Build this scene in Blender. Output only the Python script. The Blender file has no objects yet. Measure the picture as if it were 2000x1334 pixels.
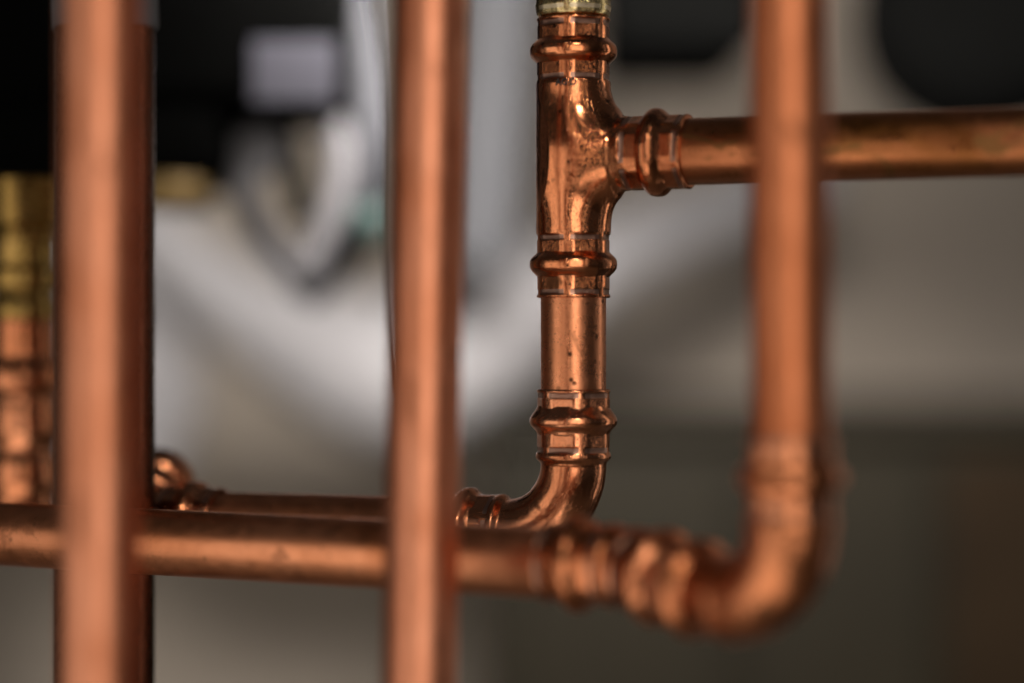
import bpy, math, random
import numpy as np
from mathutils import Vector, Matrix

scene = bpy.context.scene
rad = math.radians
D0 = 0.812                       # focus distance (m)
F = 85 / 36 * 2000               # focal length in photo pixels

# ------------------------------------------------------------ camera
cam_d = bpy.data.cameras.new('camera')
cam = bpy.data.objects.new('camera', cam_d)
scene.collection.objects.link(cam)
cam.location = (0, -D0, 0)
cam.rotation_euler = (rad(90), 0, 0)
cam_d.lens = 85
cam_d.sensor_width = 36
cam_d.clip_start = 0.01
cam_d.clip_end = 50
cam_d.dof.use_dof = True
cam_d.dof.focus_distance = D0
cam_d.dof.aperture_fstop = 2.0
cam_d.dof.aperture_blades = 0
scene.camera = cam

# ------------------------------------------------------------ world and lamps
world = bpy.data.worlds.new('World')
scene.world = world
world.use_nodes = True
bg = world.node_tree.nodes['Background']
bg.inputs[0].default_value = (0.90, 0.93, 1.0, 1)
bg.inputs[1].default_value = 0.034


def area(name, loc, target, sx, sy, power, col, spread=180):
    l = bpy.data.lights.new(name, 'AREA')
    l.shape = 'RECTANGLE'
    l.size, l.size_y = sx, sy
    l.energy = power
    l.color = col
    l.spread = rad(spread)
    o = bpy.data.objects.new(name, l)
    scene.collection.objects.link(o)
    o.location = loc
    d = Vector(target) - Vector(loc)
    o.rotation_euler = d.to_track_quat('-Z', 'Y').to_euler()
    return o


WARM = (1.0, 0.93, 0.85)
area('left_panel_light', (-0.82, -0.66, -0.27), (0, 0, -0.05), 0.95, 1.15, 3.6, WARM)  # unseen panel added at left to light the copper
area('front_light', (0.15, -0.92, 0.05), (-0.02, 0, 0), 0.42, 0.80, 2.7, WARM)
area('right_light', (0.43, 0.125, 0.03), (0.02, 0, 0), 0.05, 0.55, 0.18, WARM)
area('ceiling_light', (0.12, -0.85, 0.62), (0.02, 0, 0.05), 0.08, 0.08, 1.7, (1, 0.97, 0.92))
area('low_fill', (-0.22, -0.45, -0.48), (0.0, -0.1, -0.05), 0.6, 0.35, 0.95, WARM)  # added fill from below, lifts the undersides of pipe and bend
area('back_fill', (0.06, 0.25, 0.27), (0.10, 1.3, 0.0), 0.3, 0.12, 6.5, (1.0, 0.95, 0.92), 140)  # added fill lamp above the view, lights only the background

scene.render.engine = 'CYCLES'
scene.cycles.use_denoising = True
scene.cycles.max_bounces = 10
scene.cycles.glossy_bounces = 8
scene.cycles.caustics_reflective = True
scene.cycles.sample_clamp_indirect = 6
vs = scene.view_settings
vs.view_transform = 'Standard'
vs.look = 'None'
vs.exposure = 0
vs.gamma = 1
vs.use_curve_mapping = False


# ------------------------------------------------------------ helpers
def P(px, py, d):
    """A point seen at photo pixel (px, py) at depth d metres."""
    return Vector(((px - 1000) * d / F, d - D0, (667 - py) * d / F))


def tag(o, label=None, cat=None, group=None, kind=None):
    if label: o['label'] = label
    if cat: o['category'] = cat
    if group: o['group'] = group
    if kind: o['kind'] = kind
    return o


def empty(name, loc):
    o = bpy.data.objects.new(name, None)
    scene.collection.objects.link(o)
    o.location = loc
    o.empty_display_size = 0.01
    return o


def mesh_obj(name, verts, faces, mat, parent=None, origin=None, smooth=True, attrs=None):
    verts = np.asarray(verts, dtype=float)
    if parent is not None:
        org = np.array(parent.location)
    elif origin is not None:
        org = np.array(origin)
    else:
        org = verts.mean(axis=0)
        org[2] = verts[:, 2].min()
    me = bpy.data.meshes.new(name)
    me.from_pydata((verts - org).tolist(), [], [list(map(int, f)) for f in faces])
    if smooth:
        me.polygons.foreach_set('use_smooth', [True] * len(me.polygons))
    for k, a in (attrs or {}).items():
        a = np.asarray(a, dtype=np.float32)
        if a.ndim == 1:
            at = me.attributes.new(k, 'FLOAT', 'POINT')
            at.data.foreach_set('value', a)
        else:
            at = me.attributes.new(k, 'FLOAT_VECTOR', 'POINT')
            at.data.foreach_set('vector', a.ravel())
    me.update()
    me.materials.append(mat)
    o = bpy.data.objects.new(name, me)
    scene.collection.objects.link(o)
    if parent is None:
        o.location = org
    else:
        o.parent = parent
    return o


def arc_path(p0, d0, d1, straight0, R, straight1, step=0.0004, bstep=0.0008):
    """Centreline: straight from p0 along d0, bend of radius R to d1, straight on.
    Returns points and arc lengths."""
    d0 = Vector(d0).normalized()
    d1 = Vector(d1).normalized()
    ang = d0.angle(d1)
    pts = []
    p = Vector(p0)
    n = max(2, int(straight0 / step))
    for i in range(n):
        pts.append(p + d0 * straight0 * i / n)
    c0 = p + d0 * straight0
    axis = d0.cross(d1).normalized()
    inward = axis.cross(d0).normalized()
    centre = c0 + inward * R
    m = max(3, int(R * ang / bstep))
    for i in range(m):
        a = ang * i / m
        pts.append(centre + Matrix.Rotation(a, 3, axis) @ (c0 - centre))
    c1 = centre + Matrix.Rotation(ang, 3, axis) @ (c0 - centre)
    n = max(2, int(straight1 / step))
    for i in range(n + 1):
        pts.append(c1 + d1 * straight1 * i / n)
    return pts


def line_path(a, b, step=0.004):
    a, b = Vector(a), Vector(b)
    n = max(2, int((b - a).length / step))
    return [a.lerp(b, i / n) for i in range(n + 1)]


def sweep_data(pts, rfun, segs=128, up=None, markf=None):
    """Sweep a ring whose radius is rfun(s, theta) along pts (parallel transport)."""
    pts = [Vector(p) for p in pts]
    n = len(pts)
    S = [0.0]
    for i in range(1, n):
        S.append(S[-1] + (pts[i] - pts[i - 1]).length)
    T = []
    for i in range(n):
        a = pts[max(0, i - 1)]
        b = pts[min(n - 1, i + 1)]
        T.append((b - a).normalized())
    u = Vector(up) if up is not None else (Vector((0, 0, 1)) if abs(T[0].z) < 0.9 else Vector((1, 0, 0)))
    u = (u - T[0] * u.dot(T[0])).normalized()
    th = np.linspace(0, 2 * np.pi, segs, endpoint=False)
    ct, st = np.cos(th), np.sin(th)
    V, FL, MK = [], [], []
    for i in range(n):
        if i:
            u = (u - T[i] * u.dot(T[i])).normalized()
        w = T[i].cross(u)
        r = rfun(S[i], th, S[-1]) * np.ones_like(th)
        V.append(np.array(pts[i])[None] + (r * ct)[:, None] * np.array(u)[None] + (r * st)[:, None] * np.array(w)[None])
        FL.append(np.stack([r * ct, r * st, np.full_like(th, S[i])], 1))
        MK.append(markf(S[i], th, S[-1]) * np.ones_like(th) if markf else np.zeros_like(th))
    faces = []
    for i in range(n - 1):
        a = i * segs
        for j in range(segs):
            k = (j + 1) % segs
            faces.append((a + j, a + k, a + segs + k, a + segs + j))
    V = np.concatenate(V)
    FL = np.concatenate(FL)
    MK = np.concatenate(MK)
    return V, faces, {'flow': FL, 'mark': MK}


def sweep(name, pts, rfun, mat, parent=None, segs=128, up=None, markf=None, caps=True):
    if not callable(rfun):
        rr = rfun
        rfun = lambda s, th, L: rr
    V, faces, at = sweep_data(pts, rfun, segs, up, markf)
    if caps:
        nr = len(V) // segs
        faces.append(tuple(range(segs - 1, -1, -1)))
        faces.append(tuple(range((nr - 1) * segs, nr * segs)))
    o = mesh_obj(name, V, faces, mat, parent, origin=None if parent else tuple(pts[0]), attrs=at)
    if caps:
        o.data.polygons[-1].use_smooth = False
        o.data.polygons[-2].use_smooth = False
    return o


def sstep(a, b, x):
    t = np.clip((x - a) / (b - a), 0, 1)
    return t * t * (3 - 2 * t)


# socket profile. u = distance from the mouth (mm); returns radius in mm
def hexr(th, apo, cap, ph=0.0):
    d = (th + ph + np.pi / 6) % (np.pi / 3) - np.pi / 6
    r = apo / np.cos(d)
    k = 0.10
    h = np.clip(0.5 + 0.5 * (cap - r) / k, 0, 1)
    return cap * (1 - h) + r * h - k * h * (1 - h)


def seg_ang(th, ph):
    d = np.abs((th + ph + np.pi / 6) % (np.pi / 3) - np.pi / 6)
    return 1 - sstep(0.40, 0.46, d)


def socket_r(u, th, ph=0.0, body=12.6, wob=0.0):
    u = np.asarray(u, dtype=float)
    base = 12.35 + 0 * u
    hx = hexr(th, 11.72, 12.35, ph)
    w = sstep(1.0, 1.6, u) * (1 - sstep(7.2, 7.8, u)) + sstep(14.6, 15.1, u) * (1 - sstep(20.6, 21.3, u))
    r = base * (1 - w) + hx * w
    r = r + (body - 12.35) * sstep(20.8, 22.5, u)
    for c in (2.0, 20.2):                       # press-jaw grooves, dashed round the socket
        g = sstep(c - 1.0, c - 0.75, u) * (1 - sstep(c + 0.75, c + 1.0, u))
        r = r - 0.20 * g * seg_ang(th, ph)
    r = r + 0.12 * np.exp(-((u - 0.5) / 0.4) ** 2)     # rolled lip
    r = r - 0.55 * (1 - sstep(-0.1, 0.35, u))
    r = r + 0.06 * np.sin(3 * th + wob + 0.25 * u) + 0.04 * np.sin(2 * th - wob * 2 - 0.12 * u)
    return r


def socket_mark(u, th, ph=0.0):
    u = np.asarray(u, dtype=float)
    m = 0
    for c in (2.0, 20.2):
        m = m + sstep(c - 0.95, c - 0.7, u) * (1 - sstep(c + 0.7, c + 0.95, u)) * seg_ang(th, ph)
    return m


def bead(parent, mouth, inward, mat, ph=0.0, sharp=False, uc=11.2, segs=144, k=0.0):
    """Rolled O-ring bead round a socket, a ring swept along its axis."""
    if sharp:
        prof = [(-5.0, 12.0), (-4.4, 12.35), (-3.6, 12.8), (-2.2, 13.9), (-1.1, 14.6), (0.0, 14.85), (0.9, 14.75),
                (1.8, 14.3), (2.6, 13.4), (3.4, 12.7), (4.2, 12.3), (4.8, 11.9)]
    else:
        prof = [(-4.3, 11.9), (-4.0, 12.3), (-3.5, 12.7), (-2.9, 13.4), (-2.2, 14.1), (-1.3, 14.65), (0, 14.85),
                (1.3, 14.7), (2.2, 14.2), (2.9, 13.5), (3.5, 12.8), (4.0, 12.3), (4.3, 11.9)]
    zs = np.array([p[0] for p in prof])
    rs = np.array([p[1] for p in prof])
    ss = np.linspace(zs[0], zs[-1], 56)
    rr = np.interp(ss, zs, rs)
    for _ in range(3):
        rr[1:-1] = (rr[:-2] + 2 * rr[1:-1] + rr[2:]) / 4
    inward = Vector(inward).normalized()
    pts = [Vector(mouth) + inward * (uc + s) * 0.001 for s in ss]

    def rf(s, th, L):
        r = np.interp(s * 1000 + ss[0], ss, rr)
        lump = np.clip((r - 12.2) / 2.6, 0, 1)
        fac = 1 - 0.006 * (1 - hexr(th * 2, 0.96, 1.0, ph)) / 0.04        # twelve soft facets from the jaws
        return 0.001 * (r * (1 - lump + lump * fac) + lump * (0.035 * np.sin(4 * th + k) + 0.03 * np.sin(9 * th + 2 * k)))
    V, f, at = sweep_data(pts, rf, segs)
    return mesh_obj('bead', V, f, mat, parent, attrs=at)


# ------------------------------------------------------------ materials
class NT:
    def __init__(self, name):
        self.m = bpy.data.materials.new(name)
        self.m.use_nodes = True
        self.t = self.m.node_tree
        self.b = self.t.nodes['Principled BSDF']

    def n(self, typ, **kw):
        x = self.t.nodes.new(typ)
        for k, v in kw.items():
            if k.startswith('i_'):
                x.inputs[k[2:].replace('_', ' ')].default_value = v
            else:
                setattr(x, k, v)
        return x

    def l(self, a, b):
        self.t.links.new(a, b)

    def noise(self, vec, scale, detail=4, rough=0.55, mapscale=None, dist=0.0):
        if mapscale is not None:
            mp = self.n('ShaderNodeMapping')
            mp.inputs['Scale'].default_value = mapscale
            self.l(vec, mp.inputs[0])
            vec = mp.outputs[0]
        x = self.n('ShaderNodeTexNoise')
        x.inputs['Scale'].default_value = scale
        x.inputs['Detail'].default_value = detail
        x.inputs['Roughness'].default_value = rough
        x.inputs['Distortion'].default_value = dist
        self.l(vec, x.inputs['Vector'])
        return x.outputs['Fac']

    def ramp(self, fac, lo, hi, a=0.0, b=1.0):
        x = self.n('ShaderNodeMapRange')
        x.inputs['From Min'].default_value = lo
        x.inputs['From Max'].default_value = hi
        x.inputs['To Min'].default_value = a
        x.inputs['To Max'].default_value = b
        x.clamp = True
        self.l(fac, x.inputs['Value'])
        return x.outputs[0]

    def math(self, op, a, b):
        x = self.n('ShaderNodeMath', operation=op)
        for i, v in enumerate((a, b)):
            if isinstance(v, (int, float)):
                x.inputs[i].default_value = v
            else:
                self.l(v, x.inputs[i])
        return x.outputs[0]

    def mix(self, fac, a, b):
        x = self.n('ShaderNodeMix', data_type='RGBA')
        if isinstance(fac, (int, float)):
            x.inputs['Factor'].default_value = fac
        else:
            self.l(fac, x.inputs['Factor'])
        for s, v in (('A', a), ('B', b)):
            sock = [q for q in x.inputs if q.name == s and q.type == 'RGBA'][0]
            if isinstance(v, tuple):
                sock.default_value = (*v, 1)
            else:
                self.l(v, sock)
        return [q for q in x.outputs if q.type == 'RGBA'][0]


def metal(name, base, dull, oxide, rough=(0.14, 0.30), stain=0.5, spots=0.5, wave=0.3, scratch=0.5, seed=0.0,
          markcol=(0.34, 0.21, 0.16)):
    t = NT(name)
    b = t.b
    b.inputs['Metallic'].default_value = 1.0
    at = t.n('ShaderNodeAttribute', attribute_name='flow')
    off = t.n('ShaderNodeVectorMath', operation='ADD')
    off.inputs[1].default_value = (seed, seed * 1.7, seed * 0.6)
    t.l(at.outputs['Vector'], off.inputs[0])
    v = off.outputs[0]
    # tarnish: large soft change of tone
    big = t.noise(v, 45, 5, 0.6, (1, 1, 0.45), 0.6)
    c = t.mix(t.ramp(big, 0.36, 0.66), base, dull)
    # lengthwise draw marks
    lines = t.noise(v, 900, 3, 0.6, (1, 1, 0.03))
    c = t.mix(t.ramp(lines, 0.45, 0.75, 0, 0.35), c, dull)
    # oxide patches with an edge of their own
    pat = t.noise(v, 70, 4, 0.55, (1, 1, 0.6), 0.9)
    patm = t.ramp(pat, 0.64 - 0.10 * stain, 0.68 - 0.09 * stain, 0, min(1.0, 0.3 + 0.7 * stain) if stain > 0 else 0)
    c = t.mix(patm, c, oxide)
    # small tarnish spots
    vo = t.n('ShaderNodeTexVoronoi')
    vo.inputs['Scale'].default_value = 210
    t.l(v, vo.inputs['Vector'])
    gate = t.ramp(t.noise(v, 60, 2), 0.50, 0.60)
    sp = t.math('MULTIPLY', t.ramp(vo.outputs['Distance'], 0.12, 0.22, 1, 0), gate)
    sp = t.math('MULTIPLY', sp, spots)
    c = t.mix(sp, c, tuple(0.35 * x for x in oxide))
    vo2 = t.n('ShaderNodeTexVoronoi')
    vo2.inputs['Scale'].default_value = 900
    t.l(v, vo2.inputs['Vector'])
    gate2 = t.ramp(t.noise(v, 110, 3), 0.50, 0.58)
    sp2 = t.math('MULTIPLY', t.ramp(vo2.outputs['Distance'], 0.16, 0.26, 1, 0), gate2)
    sp2 = t.math('MULTIPLY', sp2, spots * 0.8)
    c = t.mix(sp2, c, tuple(0.4 * x for x in oxide))
    mk = t.n('ShaderNodeAttribute', attribute_name='mark')
    mkf = t.ramp(mk.outputs['Fac'], 0.3, 0.6, 0, 0.85)
    c = t.mix(mkf, c, markcol)
    t.l(c, b.inputs['Base Color'])
    # roughness
    rn = t.noise(v, 160, 6, 0.7)
    rr = t.ramp(rn, 0.35, 0.7, rough[0], rough[1])
    scr = t.noise(v, 1600, 2, 0.5, (1, 1, 0.12), 2.0)
    scm = t.ramp(scr, 0.62, 0.72, 0, 0.16 * scratch)
    rr = t.math('ADD', rr, scm)
    rr = t.math('ADD', rr, t.math('MULTIPLY', patm, 0.18))
    rr = t.math('ADD', rr, t.math('MULTIPLY', mkf, 0.25))
    t.l(rr, b.inputs['Roughness'])
    # bump: dents, grain
    w1 = t.noise(v, 95, 3, 0.5, (1, 1, 0.5))
    bp1 = t.n('ShaderNodeBump')
    bp1.inputs['Strength'].default_value = 0.35 * wave
    bp1.inputs['Distance'].default_value = 0.003
    t.l(w1, bp1.inputs['Height'])
    w2 = t.noise(v, 2600, 3, 0.7)
    bp2 = t.n('ShaderNodeBump')
    bp2.inputs['Strength'].default_value = 0.10
    bp2.inputs['Distance'].default_value = 0.0002
    t.l(w2, bp2.inputs['Height'])
    t.l(bp1.outputs[0], bp2.inputs['Normal'])
    # short random scratches
    w3 = t.noise(v, 700, 2, 0.5, (1, 1, 0.35), 3.5)
    s3 = t.math('ABSOLUTE', t.math('SUBTRACT', w3, 0.5), 0)
    bp3 = t.n('ShaderNodeBump')
    bp3.inputs['Strength'].default_value = 0.22 * scratch
    bp3.inputs['Distance'].default_value = 0.0002
    t.l(t.ramp(s3, 0.0, 0.02), bp3.inputs['Height'])
    t.l(bp2.outputs[0], bp3.inputs['Normal'])
    t.l(bp3.outputs[0], b.inputs['Normal'])
    return t.m


def plain(name, col, rough=0.6, metallic=0.0, var=0.12, scale=12, bump=0.0):
    t = NT(name)
    tc = t.n('ShaderNodeTexCoord')
    n = t.noise(tc.outputs['Object'], scale, 5, 0.6)
    c = t.mix(t.ramp(n, 0.3, 0.7), tuple(x * (1 - var) for x in col), tuple(min(1, x * (1 + var)) for x in col))
    t.l(c, t.b.inputs['Base Color'])
    t.b.inputs['Metallic'].default_value = metallic
    t.b.inputs['Roughness'].default_value = rough
    if bump:
        bp = t.n('ShaderNodeBump')
        bp.inputs['Strength'].default_value = bump
        bp.inputs['Distance'].default_value = 0.01
        t.l(n, bp.inputs['Height'])
        t.l(bp.outputs[0], t.b.inputs['Normal'])
    return t.m


CU = (0.84, 0.335, 0.165)
CU_DULL = (0.60, 0.20, 0.08)
OX = (0.07, 0.03, 0.014)
M_FIT = metal('polished_copper', (0.87, 0.32, 0.14), CU_DULL, OX, (0.07, 0.17), 0.6, 0.9, 0.28, 0.9, 0.31)
M_FIT2 = metal('polished_copper_elbow', CU, CU_DULL, OX, (0.10, 0.24), 0.3, 0.3, 0.35, 0.8, 1.31)
M_PIPE = metal('drawn_copper', (0.82, 0.325, 0.165), (0.68, 0.25, 0.11), OX, (0.24, 0.36), 0.15, 0.9, 0.03, 0.8, 2.1)
M_STAIN = metal('tarnished_copper', (0.54, 0.19, 0.08), (0.30, 0.11, 0.028), (0.24, 0.12, 0.04), (0.26, 0.42), 0.75, 0.8, 0.15, 0.5, 3.3)
M_FRONT = metal('satin_copper', (0.78, 0.32, 0.18), (0.58, 0.20, 0.095), (0.28, 0.10, 0.045), (0.36, 0.50), 0.3, 0.2, 0.10, 0.2, 4.9)
M_HOR = metal('dull_copper', (0.84, 0.33, 0.16), (0.62, 0.21, 0.085), (0.30, 0.115, 0.055), (0.30, 0.46), 0.3, 0.4, 0.10, 0.3, 6.2)
M_DARK = metal('shaded_copper', (0.115, 0.042, 0.022), (0.08, 0.028, 0.015), OX, (0.22, 0.34), 0.2, 0.2, 0.10, 0.3, 7.7)  # copper with its dark reflections put into the base colour
M_BRASS = metal('brass', (0.78, 0.60, 0.30), (0.62, 0.46, 0.20), (0.25, 0.18, 0.08), (0.14, 0.3), 0.1, 0.3, 0.4, 0.9, 8.4, (0.8, 0.66, 0.45))
M_BRASS2 = metal('dull_brass', (0.50, 0.31, 0.10), (0.36, 0.21, 0.05), (0.12, 0.08, 0.03), (0.2, 0.34), 0.3, 0.3, 0.4, 0.5, 9.4)
M_BIG = metal('satin_copper_elbow', (0.70, 0.26, 0.12), (0.46, 0.15, 0.055), OX, (0.24, 0.38), 0.7, 0.2, 0.3, 0.3, 2.9)
M_FLANGE = plain('aged_brass', (0.20, 0.125, 0.04), 0.55, 0.4, 0.3, 60)
M_FRONT_SHADE = metal('satin_copper_shade', (0.60, 0.205, 0.09), (0.46, 0.14, 0.055), (0.24, 0.085, 0.035), (0.36, 0.50), 0.35, 0.2, 0.10, 0.2, 5.7)  # satin copper, weaker light on the right upright put into its colour
M_INK = plain('stamped_ink', (0.02, 0.012, 0.008), 0.7)

# ------------------------------------------------------------ setting
M_WALL = plain('plaster', (0.58, 0.49, 0.395), 0.85, 0, 0.10, 3, 0.05)
M_CAB = plain('dark_olive_paint', (0.017, 0.013, 0.006), 0.6, 0, 0.2, 6)
M_CAB.node_tree.nodes['Principled BSDF'].inputs['Specular IOR Level'].default_value = 0.2
M_BROWN = plain('brown_wood', (0.022, 0.013, 0.006), 0.6, 0, 0.25, 9)
M_BROWN.node_tree.nodes['Principled BSDF'].inputs['Specular IOR Level'].default_value = 0.1
M_BLACK = plain('black_plastic', (0.0020, 0.0020, 0.0018), 1.0, 0, 0.15, 20)
M_BLACK.node_tree.nodes['Principled BSDF'].inputs['Specular IOR Level'].default_value = 0.03
M_WHITE = plain('white_plastic', (0.43, 0.41, 0.41), 0.45, 0, 0.05, 8)
M_GREYP = plain('grey_plastic', (0.085, 0.085, 0.09), 0.6, 0, 0.08, 14)
M_LABEL = plain('lilac_paper', (0.07, 0.067, 0.084), 0.7, 0, 0.05, 10)
M_VALVE = plain('pale_valve_plastic', (0.20, 0.19, 0.195), 0.45, 0, 0.08, 30)
M_HOSE = plain('grey_rubber', (0.045, 0.045, 0.050), 0.75, 0, 0.1, 14)
M_TEAL = plain('teal_plastic', (0.02, 0.042, 0.036), 0.5, 0, 0.1, 10)
M_FLOOR = plain('concrete', (0.22, 0.21, 0.19), 0.85, 0, 0.15, 4, 0.1)


def box_data(lo, hi, bev=0.0):
    import bmesh
    bm = bmesh.new()
    bmesh.ops.create_cube(bm, size=1)
    c = [(a + b) / 2 for a, b in zip(lo, hi)]
    s = [b - a for a, b in zip(lo, hi)]
    for v in bm.verts:
        v.co = Vector((c[i] + v.co[i] * s[i] for i in range(3)))
    if bev:
        bmesh.ops.bevel(bm, geom=bm.edges[:], offset=bev, segments=4, profile=0.5, affect='EDGES')
    V = [tuple(v.co) for v in bm.verts]
    bm.verts.index_update()
    Fc = [[v.index for v in f.verts] for f in bm.faces]
    bm.free()
    return V, Fc


def box(name, lo, hi, mat, parent=None, bev=0.0):
    V, Fc = box_data(lo, hi, bev)
    return mesh_obj(name, V, Fc, mat, parent, smooth=False)


ZF = -0.62
tag(box('wall', (-2.2, 1.60, ZF), (2.6, 1.70, 1.6), M_WALL), kind='structure')
tag(box('floor', (-2.2, -1.6, ZF - 0.05), (2.6, 1.60, ZF), M_FLOOR), kind='structure')

# dark cabinet at the lower right
dc = 1.75
x0, x1 = P(945, 0, dc).x, 1.3
ztop = P(0, 800, dc).z
cab = empty('cabinet', (x0 + 0.4, dc - D0, ZF))
tag(cab, 'low dark olive cabinet blurred behind the bend at lower right', 'cabinet')
box('carcass', (x0, dc - D0, ZF), (x1, dc - D0 + 0.4, ztop - 0.018), M_CAB, cab, 0.004)
box('top', (x0 - 0.006, dc - D0 - 0.02, ztop - 0.018), (x1 + 0.01, dc - D0 + 0.41, ztop), M_CAB, cab, 0.004)
xs = [x0 + 0.02, P(1440, 0, dc).x, P(1830, 0, dc).x, x1 - 0.15]
for i in range(3):
    box('door', (xs[i] + 0.006, dc - D0 - 0.014, ZF + 0.05), (xs[i + 1] - 0.006, dc - D0 - 0.002, ztop - 0.035),
        M_BROWN if i == 2 else M_CAB, cab, 0.003)


def blob_path(pix, n=60):
    """Smooth curve through (px, py, depth) points."""
    pts = [P(*q) for q in pix]
    pts = [pts[0] * 2 - pts[1]] + pts + [pts[-1] * 2 - pts[-2]]
    out = []
    m = len(pts) - 3
    for i in range(m):
        a, b, c, d = pts[i:i + 4]
        for j in range(n // m):
            t = j / (n // m)
            out.append(0.5 * ((2 * b) + (c - a) * t + (2 * a - 5 * b + 4 * c - d) * t * t + (3 * b - a - 3 * c + d) * t ** 3))
    out.append(pts[-2])
    return out


def ribbed(r, pitch=0.012, amp=0.0015):
    return lambda s, th, L: r + amp * math.sin(2 * math.pi * s / pitch)


# white corrugated duct hanging in a U
tag(sweep('flexible_duct', blob_path([(120, 250, 1.85), (330, 490, 1.85), (540, 640, 1.85), (770, 720, 1.85), (970, 625, 1.88),
                                      (1130, 530, 1.92), (1320, 440, 1.97), (1600, 330, 2.05)], 140),
          lambda s, th, L: 0.029 + 0.036 * math.exp(-((s / L - 0.46) / 0.15) ** 2) + 0.0015 * math.sin(2 * math.pi * s / 0.012), M_WHITE, segs=48),
    'white corrugated duct sagging in a wide U across the background', 'duct')
tag(sweep('flexible_duct', blob_path([(60, 380, 1.9), (200, 560, 1.9), (285, 720, 1.9), (250, 870, 1.9), (150, 1060, 1.9)], 100),
          ribbed(0.045), M_WHITE, segs=48),
    'short white duct curving down just right of the thick dark copper pipe', 'duct')
tag(sweep('hose', blob_path([(640, -200, 1.25), (680, -40, 1.25), (715, 130, 1.25), (722, 300, 1.25), (690, 450, 1.27), (600, 560, 1.3)], 100),
          ribbed(0.0125, 0.006, 0.0006), M_HOSE, segs=48),
    'grey curved hose beside the middle pipe, running down past the pump', 'hose')
tag(sweep('waste_pipe', blob_path([(985, -400, 1.7), (975, 0, 1.7), (950, 300, 1.7), (930, 520, 1.7)], 60), 0.030, M_GREYP, segs=48),
    'grey upright pipe in the far background between middle pipe and tee', 'waste pipe')

tag(sweep('cable', blob_path([(705, -120, 0.98), (738, 60, 0.98), (756, 250, 0.98), (754, 400, 0.98), (765, 560, 0.98), (790, 760, 0.99)], 100),
          0.0011, M_BROWN, segs=16),
    'thin brown cable bowing down beside the left edge of the middle pipe', 'cable')

# black pump at the upper left with its sticker and brass flange
dp = 1.12
pump = empty('pump', P(350, 345, dp))
tag(pump, 'black pump housing with lilac sticker and brass flange at upper left', 'pump')


def pbox(name, px0, py0, px1, py1, d, depth, mat, parent, bev=0.004):
    a = P(px0, py1, d)
    c = P(px1, py0, d)
    return box(name, (a.x, d - D0, a.z), (c.x, d - D0 + depth, c.z), mat, parent, bev)


pbox('motor_housing', -350, -420, 668, 205, dp, 0.16, M_BLACK, pump, 0.012)
pbox('volute', -350, 190, 440, 352, dp + 0.004, 0.14, M_BLACK, pump, 0.012)
pbox('sticker', 492, 78, 655, 198, dp - 0.002, 0.0016, M_LABEL, pump, 0.0005)
sweep('flange', [P(335, 350, dp + 0.02), P(335, 412, dp + 0.02)], 0.0190, M_FLANGE, pump, 48)

# pale Y valve under the pump
yv = empty('valve', P(580, 500, 1.18))
tag(yv, 'pale Y shaped plastic valve hanging under the black pump', 'valve')
sweep('body', blob_path([(545, 190, 1.2), (500, 290, 1.17), (478, 370, 1.15), (515, 460, 1.17), (590, 540, 1.2)], 60),
      lambda s, th, L: 0.0070 + 0.0070 * math.exp(-((s - 0.045) / 0.014) ** 2), M_VALVE, yv, 40)
sweep('side_arm', blob_path([(620, 190, 1.2), (660, 290, 1.2), (650, 400, 1.2), (590, 540, 1.2)], 60), 0.0080, M_VALVE, yv, 40)
sweep('dark_gap', blob_path([(545, 240, 1.19), (570, 330, 1.19), (590, 430, 1.19)], 30), 0.0065, M_CAB, yv, 32)  # dark rod added to fill the dark gap between the arms
sweep('cap', [P(715, 400, 1.24), P(722, 470, 1.24)], 0.010, M_TEAL, yv, 32)

# black bodies in the upper right
tag(pbox('boiler', 1185, -500, 1500, 95, 1.45, 0.25, M_BLACK, None, 0.015),
    'black box shaped heater at the top behind the tee branch', 'heater')
ex = empty('expansion_vessel', P(1940, 20, 1.5))
tag(ex, 'large round black vessel at the top right corner', 'vessel')
cc = P(1940, 10, 1.5)
sweep('tank', [cc + Vector((0, -0.02 + 0.01 * i, 0)) for i in range(16)],
      lambda s, th, L: 0.074 * (1 - 0.35 * max(0, 1 - s / 0.04) ** 2) * (1 - 0.35 * max(0, 1 - (L - s) / 0.04) ** 2), M_BLACK, ex, 64)
sweep('rim', [cc + Vector((0, 0.048 + 0.002 * i, 0)) for i in range(7)], 0.078, M_BLACK, ex, 64)


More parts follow.
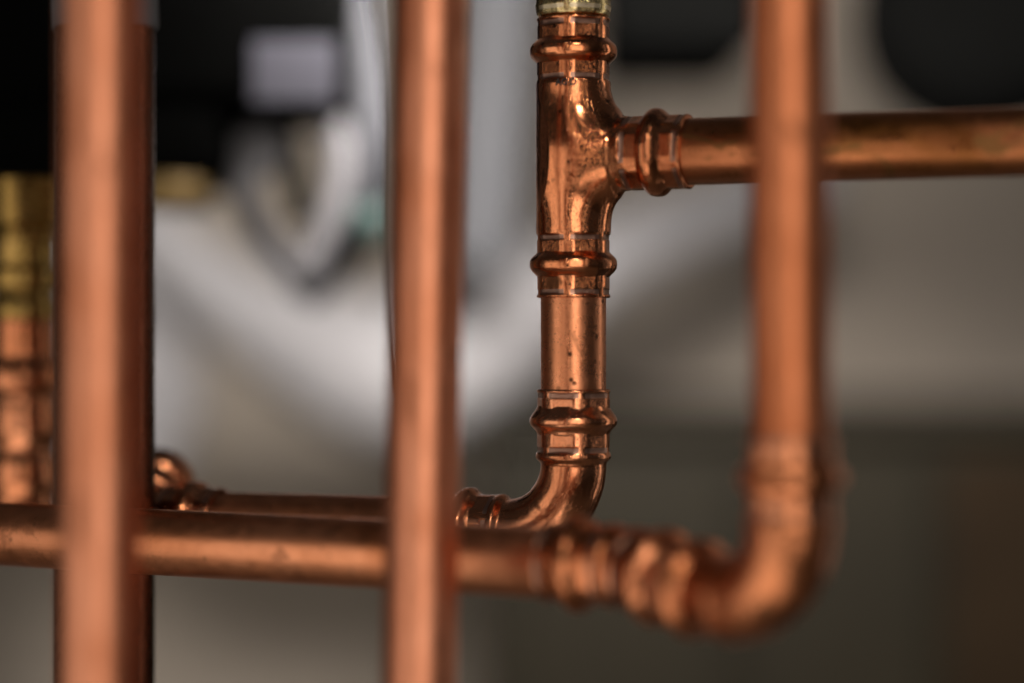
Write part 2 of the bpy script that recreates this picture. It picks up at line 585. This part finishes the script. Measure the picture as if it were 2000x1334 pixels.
# ------------------------------------------------------------ copper: tee (one smooth blended surface)
def surface_net(fn, lo, hi, h):
    xs = [np.arange(lo[i], hi[i] + h, h) for i in range(3)]
    X, Y, Z = np.meshgrid(*xs, indexing='ij')
    Fv = fn(X, Y, Z)
    ins = Fv < 0
    nx, ny, nz = Fv.shape
    c = np.zeros((nx - 1, ny - 1, nz - 1), dtype=np.int32)
    for i in (0, 1):
        for j in (0, 1):
            for k in (0, 1):
                c += ins[i:nx - 1 + i, j:ny - 1 + j, k:nz - 1 + k]
    act = (c > 0) & (c < 8)
    idx = -np.ones(act.shape, dtype=np.int64)
    A = np.argwhere(act)
    idx[act] = np.arange(len(A))
    acc = np.zeros((len(A), 3))
    cnt = np.zeros(len(A))
    cor = [(i, j, k) for i in (0, 1) for j in (0, 1) for k in (0, 1)]
    for a in range(8):
        for b in range(a + 1, 8):
            ca, cb = cor[a], cor[b]
            if sum(abs(p - q) for p, q in zip(ca, cb)) != 1:
                continue
            fa = Fv[A[:, 0] + ca[0], A[:, 1] + ca[1], A[:, 2] + ca[2]]
            fb = Fv[A[:, 0] + cb[0], A[:, 1] + cb[1], A[:, 2] + cb[2]]
            m = (fa < 0) != (fb < 0)
            t = np.where(m, fa / np.where(m, fa - fb, 1), 0)
            p = np.array(ca)[None] + t[:, None] * (np.array(cb) - np.array(ca))[None]
            acc += p * m[:, None]
            cnt += m
    V = (A + acc / cnt[:, None]) * h + np.array([x[0] for x in xs])
    faces = []
    for ax in range(3):
        o1, o2 = [q for q in range(3) if q != ax]
        sl0 = [slice(None)] * 3
        sl1 = [slice(None)] * 3
        sl0[ax] = slice(0, -1)
        sl1[ax] = slice(1, None)
        s = ins[tuple(sl0)] != ins[tuple(sl1)]
        E = np.argwhere(s)
        ok = (E[:, o1] > 0) & (E[:, o2] > 0) & (E[:, o1] < Fv.shape[o1] - 1) & (E[:, o2] < Fv.shape[o2] - 1)
        E = E[ok]
        q = []
        for da, db in ((-1, -1), (0, -1), (0, 0), (-1, 0)):
            e = E.copy()
            e[:, o1] += da
            e[:, o2] += db
            q.append(idx[e[:, 0], e[:, 1], e[:, 2]])
        q = np.stack(q, 1)
        inside0 = ins[E[:, 0], E[:, 1], E[:, 2]]
        flip = inside0 if ax != 1 else ~inside0
        q = np.where(flip[:, None], q, q[:, ::-1])
        faces.append(q)
    faces = np.concatenate(faces)
    # pull the vertices onto the surface
    for _ in range(3):
        e = h * 0.05
        f0 = fn(V[:, 0], V[:, 1], V[:, 2])
        g = np.stack([fn(V[:, 0] + e * (i == 0), V[:, 1] + e * (i == 1), V[:, 2] + e * (i == 2)) - f0 for i in range(3)], 1) / e
        gg = (g ** 2).sum(1) + 1e-9
        st = np.clip(f0 / gg, -h * 0.4, h * 0.4)
        V = V - g * st[:, None]
    return V, faces


def make_tee(name, mat, junction, branch_dir, top, bottom, reach, ph_run=0.2, ph_br=0.1, h=0.42, blend=11.5):
    """Tee about the junction point (mm units inside). Run vertical, branch in the horizontal plane."""
    bd = Vector(branch_dir).normalized()
    root = empty(name, Vector(junction))

    def parts(X, Y, Z):
        rho1 = np.sqrt(X * X + Y * Y)
        th1 = np.arctan2(Y, X)
        u1 = np.where(Z > 0, top - Z, Z + bottom)
        a = X * bd.x + Y * bd.y
        c = -X * bd.y + Y * bd.x
        rho2 = np.sqrt(c * c + Z * Z)
        th2 = np.arctan2(Z, c)
        u2 = reach - a
        return rho1, th1, u1, a, rho2, th2, u2

    def fn(X, Y, Z):
        rho1, th1, u1, a, rho2, th2, u2 = parts(X, Y, Z)
        f1 = rho1 - socket_r(u1, th1, ph_run, 12.6, 0.7)
        f2 = rho2 - socket_r(u2, th2, ph_br, 12.5, 2.1)
        f2 = np.maximum(f2, -a)
        k = blend * np.clip((u2 - 20.2) / 5.0, 0, 1) * np.clip((u1 - 21) / 4.0, 0, 1) + 0.3
        hh = np.clip(0.5 + 0.5 * (f2 - f1) / k, 0, 1)
        f = f2 * (1 - hh) + f1 * hh - k * hh * (1 - hh)
        # cut the three mouths square
        return np.maximum(f, np.maximum(np.maximum(Z - top, -bottom - Z), a - reach))

    lo = (-14, -max(14, reach * abs(bd.y) + 13.5), -bottom - 1)
    hi = (reach * bd.x + 6, 14, top + 1)
    V, faces = surface_net(fn, lo, hi, h)
    rho1, th1, u1, a, rho2, th2, u2 = parts(V[:, 0], V[:, 1], V[:, 2])
    isb = (rho2 < 14) & (a > 13)
    mk = np.where(isb, socket_mark(u2, th2, ph_br), socket_mark(u1, th1, ph_run))
    Vw = V * 0.001 + np.array(junction)
    mesh_obj('body', Vw, faces, mat, root, attrs={'flow': V * 0.001, 'mark': mk})
    J = Vector(junction)
    up = Vector((0, 0, 1))
    bead(root, J + up * top * 0.001, -up, mat, k=1.0)
    bead(root, J - up * bottom * 0.001, up, mat, k=2.3)
    bead(root, J + bd * reach * 0.001, -bd, mat, k=4.0)
    return root


XM = P(1120, 303, D0)
J = Vector((XM.x, 0, XM.z))
bd = Vector((math.cos(rad(22)), -math.sin(rad(22)), 0))
TOP, BOT, REACH = 45.9, 48.0, 41.0
tee = make_tee('tee_fitting', M_FIT, J, bd, TOP, BOT, REACH)
tag(tee, 'shiny tarnished copper press tee in sharp focus, branch pointing right', 'tee fitting')


def stamp(parent, txt, size, th, z, radius, mat, axis_xy):
    """Stamped characters wrapped on the tee's cylinder."""
    c = bpy.data.curves.new('t', 'FONT')
    c.body = txt
    c.size = 1.0
    c.align_x = 'CENTER'
    c.extrude = 0.0
    c.offset = 0.035
    o = bpy.data.objects.new('t', c)
    scene.collection.objects.link(o)
    dg = bpy.context.evaluated_depsgraph_get()
    me = bpy.data.meshes.new_from_object(o.evaluated_get(dg))
    bpy.data.objects.remove(o)
    V = []
    for v in me.vertices:
        a = th + v.co.x * size / radius
        V.append((axis_xy[0] + radius * math.cos(a), axis_xy[1] + radius * math.sin(a), z + v.co.y * size))
    Fc = [list(p.vertices) for p in me.polygons]
    return mesh_obj('stamped_mark', V, Fc, mat, parent, smooth=False)


stamp(tee, 'AG\u00b7D', 0.0030, rad(-103), P(0, 173, D0).z, 0.01284, M_INK, (J.x, J.y))

# brass connector above the tee
zt = J.z + TOP * 0.001
br = empty('brass_connector', (J.x, 0, zt))
tag(br, 'yellow brass connector plugged into the top of the tee', 'connector')
sweep('body', line_path((J.x, 0, zt + 0.0003), (J.x, 0, zt + 0.09), 0.0005),
      lambda s, th, L: 0.001 * (hexr(th, 12.0, 12.45, 0.2) + 0.3 * float(sstep(0.0, 0.002, s)) - 0.6 + 0.45 * float(sstep(0, 0.0008, s))
                                + 0.25 * math.exp(-((s - 0.0035) / 0.0008) ** 2)), M_BRASS, br,
      markf=lambda s, th, L: float(sstep(0.0018, 0.0022, s) * (1 - sstep(0.003, 0.0034, s))) * seg_ang(th, 0.2))
sweep('pipe_stub', line_path((J.x, 0, zt - 0.02), (J.x, 0, zt + 0.001), 0.004), 0.011, M_BRASS, br)

# short upright between tee and elbow
zb = J.z - BOT * 0.001
ZE = P(0, 760, D0).z
tag(sweep('copper_pipe', line_path((J.x, 0, ZE - 0.018), (J.x, 0, zb + 0.018), 0.002), 0.0110, M_PIPE),
    'short upright copper pipe between the tee and the lower elbow', 'pipe')

# branch pipe to the right
tag(sweep('copper_pipe', line_path(J + bd * (REACH - 18) * 0.001, J + bd * 0.36, 0.003), 0.0110, M_STAIN),
    'stained copper pipe leaving the tee branch towards the right edge', 'pipe')


def make_elbow(name, mat, mouth0, d0, bend, R, d1, tail, ph=0.2, segs=128, sharp=True, body=11.0, step=0.0004, straight=25.0):
    """Press elbow: socket, bend, socket. mouth0 = first mouth, d0 = direction into the fitting."""
    root = empty(name, Vector(mouth0))
    d0 = Vector(d0).normalized()
    d1 = Vector(d1).normalized()
    pts = arc_path(mouth0, d0, d1, straight * 0.001, R, straight * 0.001, step)

    def rf(s, th, L):
        u = min(s, L - s) * 1000
        b = 12.7
        r = socket_r(u, th, ph, b, 0.4 if s < L / 2 else 1.9)
        r = r - (12.7 - body) * sstep(22.8, 25.2, u)
        return r * 0.001

    def mk(s, th, L):
        return socket_mark(min(s, L - s) * 1000, th, ph)
    V, f, at = sweep_data(pts, rf, segs, None, mk)
    mesh_obj('body', V, f, mat, root, attrs=at)
    bead(root, mouth0, d0, mat, sharp=sharp, uc=10.6, segs=segs, k=ph * 9)
    bead(root, pts[-1], -d1, mat, sharp=sharp, uc=10.6, segs=segs, k=ph * 5)
    return root, pts[-1]


# lower elbow, to the left and slightly away
ZB = -0.0645
db = Vector((-0.931, 0.364, 0)).normalized()
RB = (ZE - 0.025) - ZB
e1, m1 = make_elbow('elbow_fitting', M_FIT2, (J.x, 0, ZE), (0, 0, -1), 90, RB, db, 0)
tag(e1, 'sharp copper elbow below the short upright, turning left', 'elbow fitting')

# rear horizontal pipe, then an elbow turning away
endb = Vector((J.x, 0, ZB)) + db * 0.133
tag(sweep('copper_pipe', line_path(m1 - db * 0.018, endb + db * 0.018, 0.003), 0.0110, M_HOR),
    'rear horizontal copper pipe from the sharp elbow, mostly hidden behind the front one', 'pipe')
da = Vector((0.15, 0.92, 0.38)).normalized()
e2, m2 = make_elbow('elbow_fitting', M_FIT2, endb, db, 60, 0.016, da, 0, ph=0.5, segs=96, sharp=False, straight=22)
tag(e2, 'small blurred copper elbow at the left end of the rear pipe', 'elbow fitting')
# front horizontal pipe and the two bends up to the right upright
ZH = -0.0671
A0 = P(275, 1057, D0)
df = Vector((0.866, -0.50, 0)).normalized()
A0 = Vector((A0.x, A0.y, ZH))
VX = P(1530, 0, 0.668)
ANG = rad(52)
d45 = Vector((math.cos(ANG), -math.sin(ANG), -0.13)).normalized()
# corner where the front pipe's axis meets the line into the upright
den = df.x * d45.y - df.y * d45.x
Lq = ((VX.x - A0.x) * d45.y - (VX.y - A0.y) * d45.x) / den
Q = A0 + df * Lq
RC = 0.020
Lf = Lq - 0.0225 - RC * math.tan(rad(11))
Mo = A0 + df * Lf
tag(sweep('copper_pipe', line_path(A0 - df * 0.12, Mo + df * 0.018, 0.003), 0.0110, M_HOR),
    'long front horizontal copper pipe crossing the lower left half', 'pipe')
e3, m3 = make_elbow('offset_fitting', M_BIG, Mo, df, 17, 0.020, d45, 0, ph=0.3, segs=96, sharp=False, body=12.0, straight=22.5)
tag(e3, 'blurred copper coupling joining the front horizontal pipe to the bend', 'coupling')
RU = 0.023
start = Q + d45 * ((Vector((VX.x, VX.y, 0)) - Vector((Q.x, Q.y, 0))).length / math.hypot(d45.x, d45.y) - RU)
tag(sweep('copper_pipe', line_path(m3 - d45 * 0.018, m3 + d45 * 0.016, 0.003), 0.0110, M_HOR),
    'very short copper stub between coupling and the upturned elbow', 'pipe')
e4 = empty('elbow_fitting', start - d45 * 0.010)
tag(e4, 'large blurred copper elbow turning upwards at lower right', 'elbow fitting')
pts = arc_path(start - d45 * 0.012, d45, (0, 0, 1), 0.012, RU, 0.0235)


def rf4(s, th, L):
    u = (L - s) * 1000
    return 0.001 * (socket_r(u, th, 0.2, 12.7, 1.0) - 0.5 * sstep(22.8, 25.5, u) + 0.55 * np.exp(-((s - 0.0155) / 0.0017) ** 2))


V, f, at = sweep_data(pts, rf4, 96, None, lambda s, th, L: socket_mark((L - s) * 1000, th, 0.2))
mesh_obj('body', V, f, M_BIG, e4, attrs=at)
bead(e4, pts[-1], (0, 0, -1), M_BIG, segs=96, uc=11)
bead(e4, pts[0] - d45 * 0.006, d45, M_BIG, segs=96, uc=6)
tag(sweep('copper_pipe', line_path(pts[-1] - Vector((0, 0, 0.018)), Vector((VX.x, VX.y, 0.36)), 0.004), 0.0110, M_FRONT_SHADE),
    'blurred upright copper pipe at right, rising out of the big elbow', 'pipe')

# front uprights
dm = 0.708
tag(sweep('copper_pipe', line_path(P(808, 2000, dm - 0.004), P(852, -700, dm + 0.004), 0.004), 0.0110, M_FRONT),
    'blurred upright copper pipe in the middle, left of the tee', 'pipe')
dl = 0.665
tag(sweep('copper_pipe', line_path(P(192, 2300, dl), P(200, -1000, dl), 0.004), 0.0110, M_FRONT),
    'widest blurred upright copper pipe in the left foreground', 'pipe')

# thick dark pipe behind the left upright with its pale clip
dd = 0.852
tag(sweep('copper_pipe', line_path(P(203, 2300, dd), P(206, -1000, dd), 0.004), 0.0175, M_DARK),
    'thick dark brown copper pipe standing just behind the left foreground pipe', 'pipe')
clip = empty('pipe_clip', P(205, 40, dd))
tag(clip, 'pale plastic clip round the thick dark pipe at the top edge', 'pipe clip')
sweep('band', [P(207, 56, dd), P(207, 54, dd), P(203, -40, dd)], lambda s, th, L: 0.0186 - (0.0008 if s < 0.0001 else 0), M_GREYP, clip, 64)

# brass and copper union stack at the left edge
du = 0.95
un = empty('union_fitting', P(40, 1000, du))
tag(un, 'blurred brass and copper union fitting at the far left edge', 'union fitting')


def stack(name, cx, y0, y1, prof, mat, hexa=0):
    """prof: list of (py, radius px)"""
    pts = [P(cx, y1 + (y0 - y1) * i / 80, du) for i in range(81)]
    ys = [q[0] for q in prof]
    rs = [q[1] * 1.18 * du / F for q in prof]

    def rf(s, th, L):
        py = y1 + (y0 - y1) * s / L
        r = float(np.interp(py, ys, rs))
        if hexa:
            return hexr(th, r * 940, r * 1040, 0.15) / 1000
        return r
    return sweep(name, pts, rf, mat, un, 64)


stack('union_nut', 48, 348, 470, [(348, 70), (352, 74), (440, 74), (450, 60), (470, 60)], M_BRASS2, 1)
stack('brass_body', 48, 470, 622, [(470, 52), (520, 52), (530, 60), (560, 60), (570, 50), (600, 56), (622, 56)], M_BRASS2)
stack('copper_body', 48, 622, 1010, [(622, 52), (700, 54), (715, 66), (740, 70), (760, 66), (775, 52), (800, 56), (840, 60), (868, 52), (880, 50),
                                     (900, 58), (940, 60), (965, 54), (1010, 54)], M_FIT2)
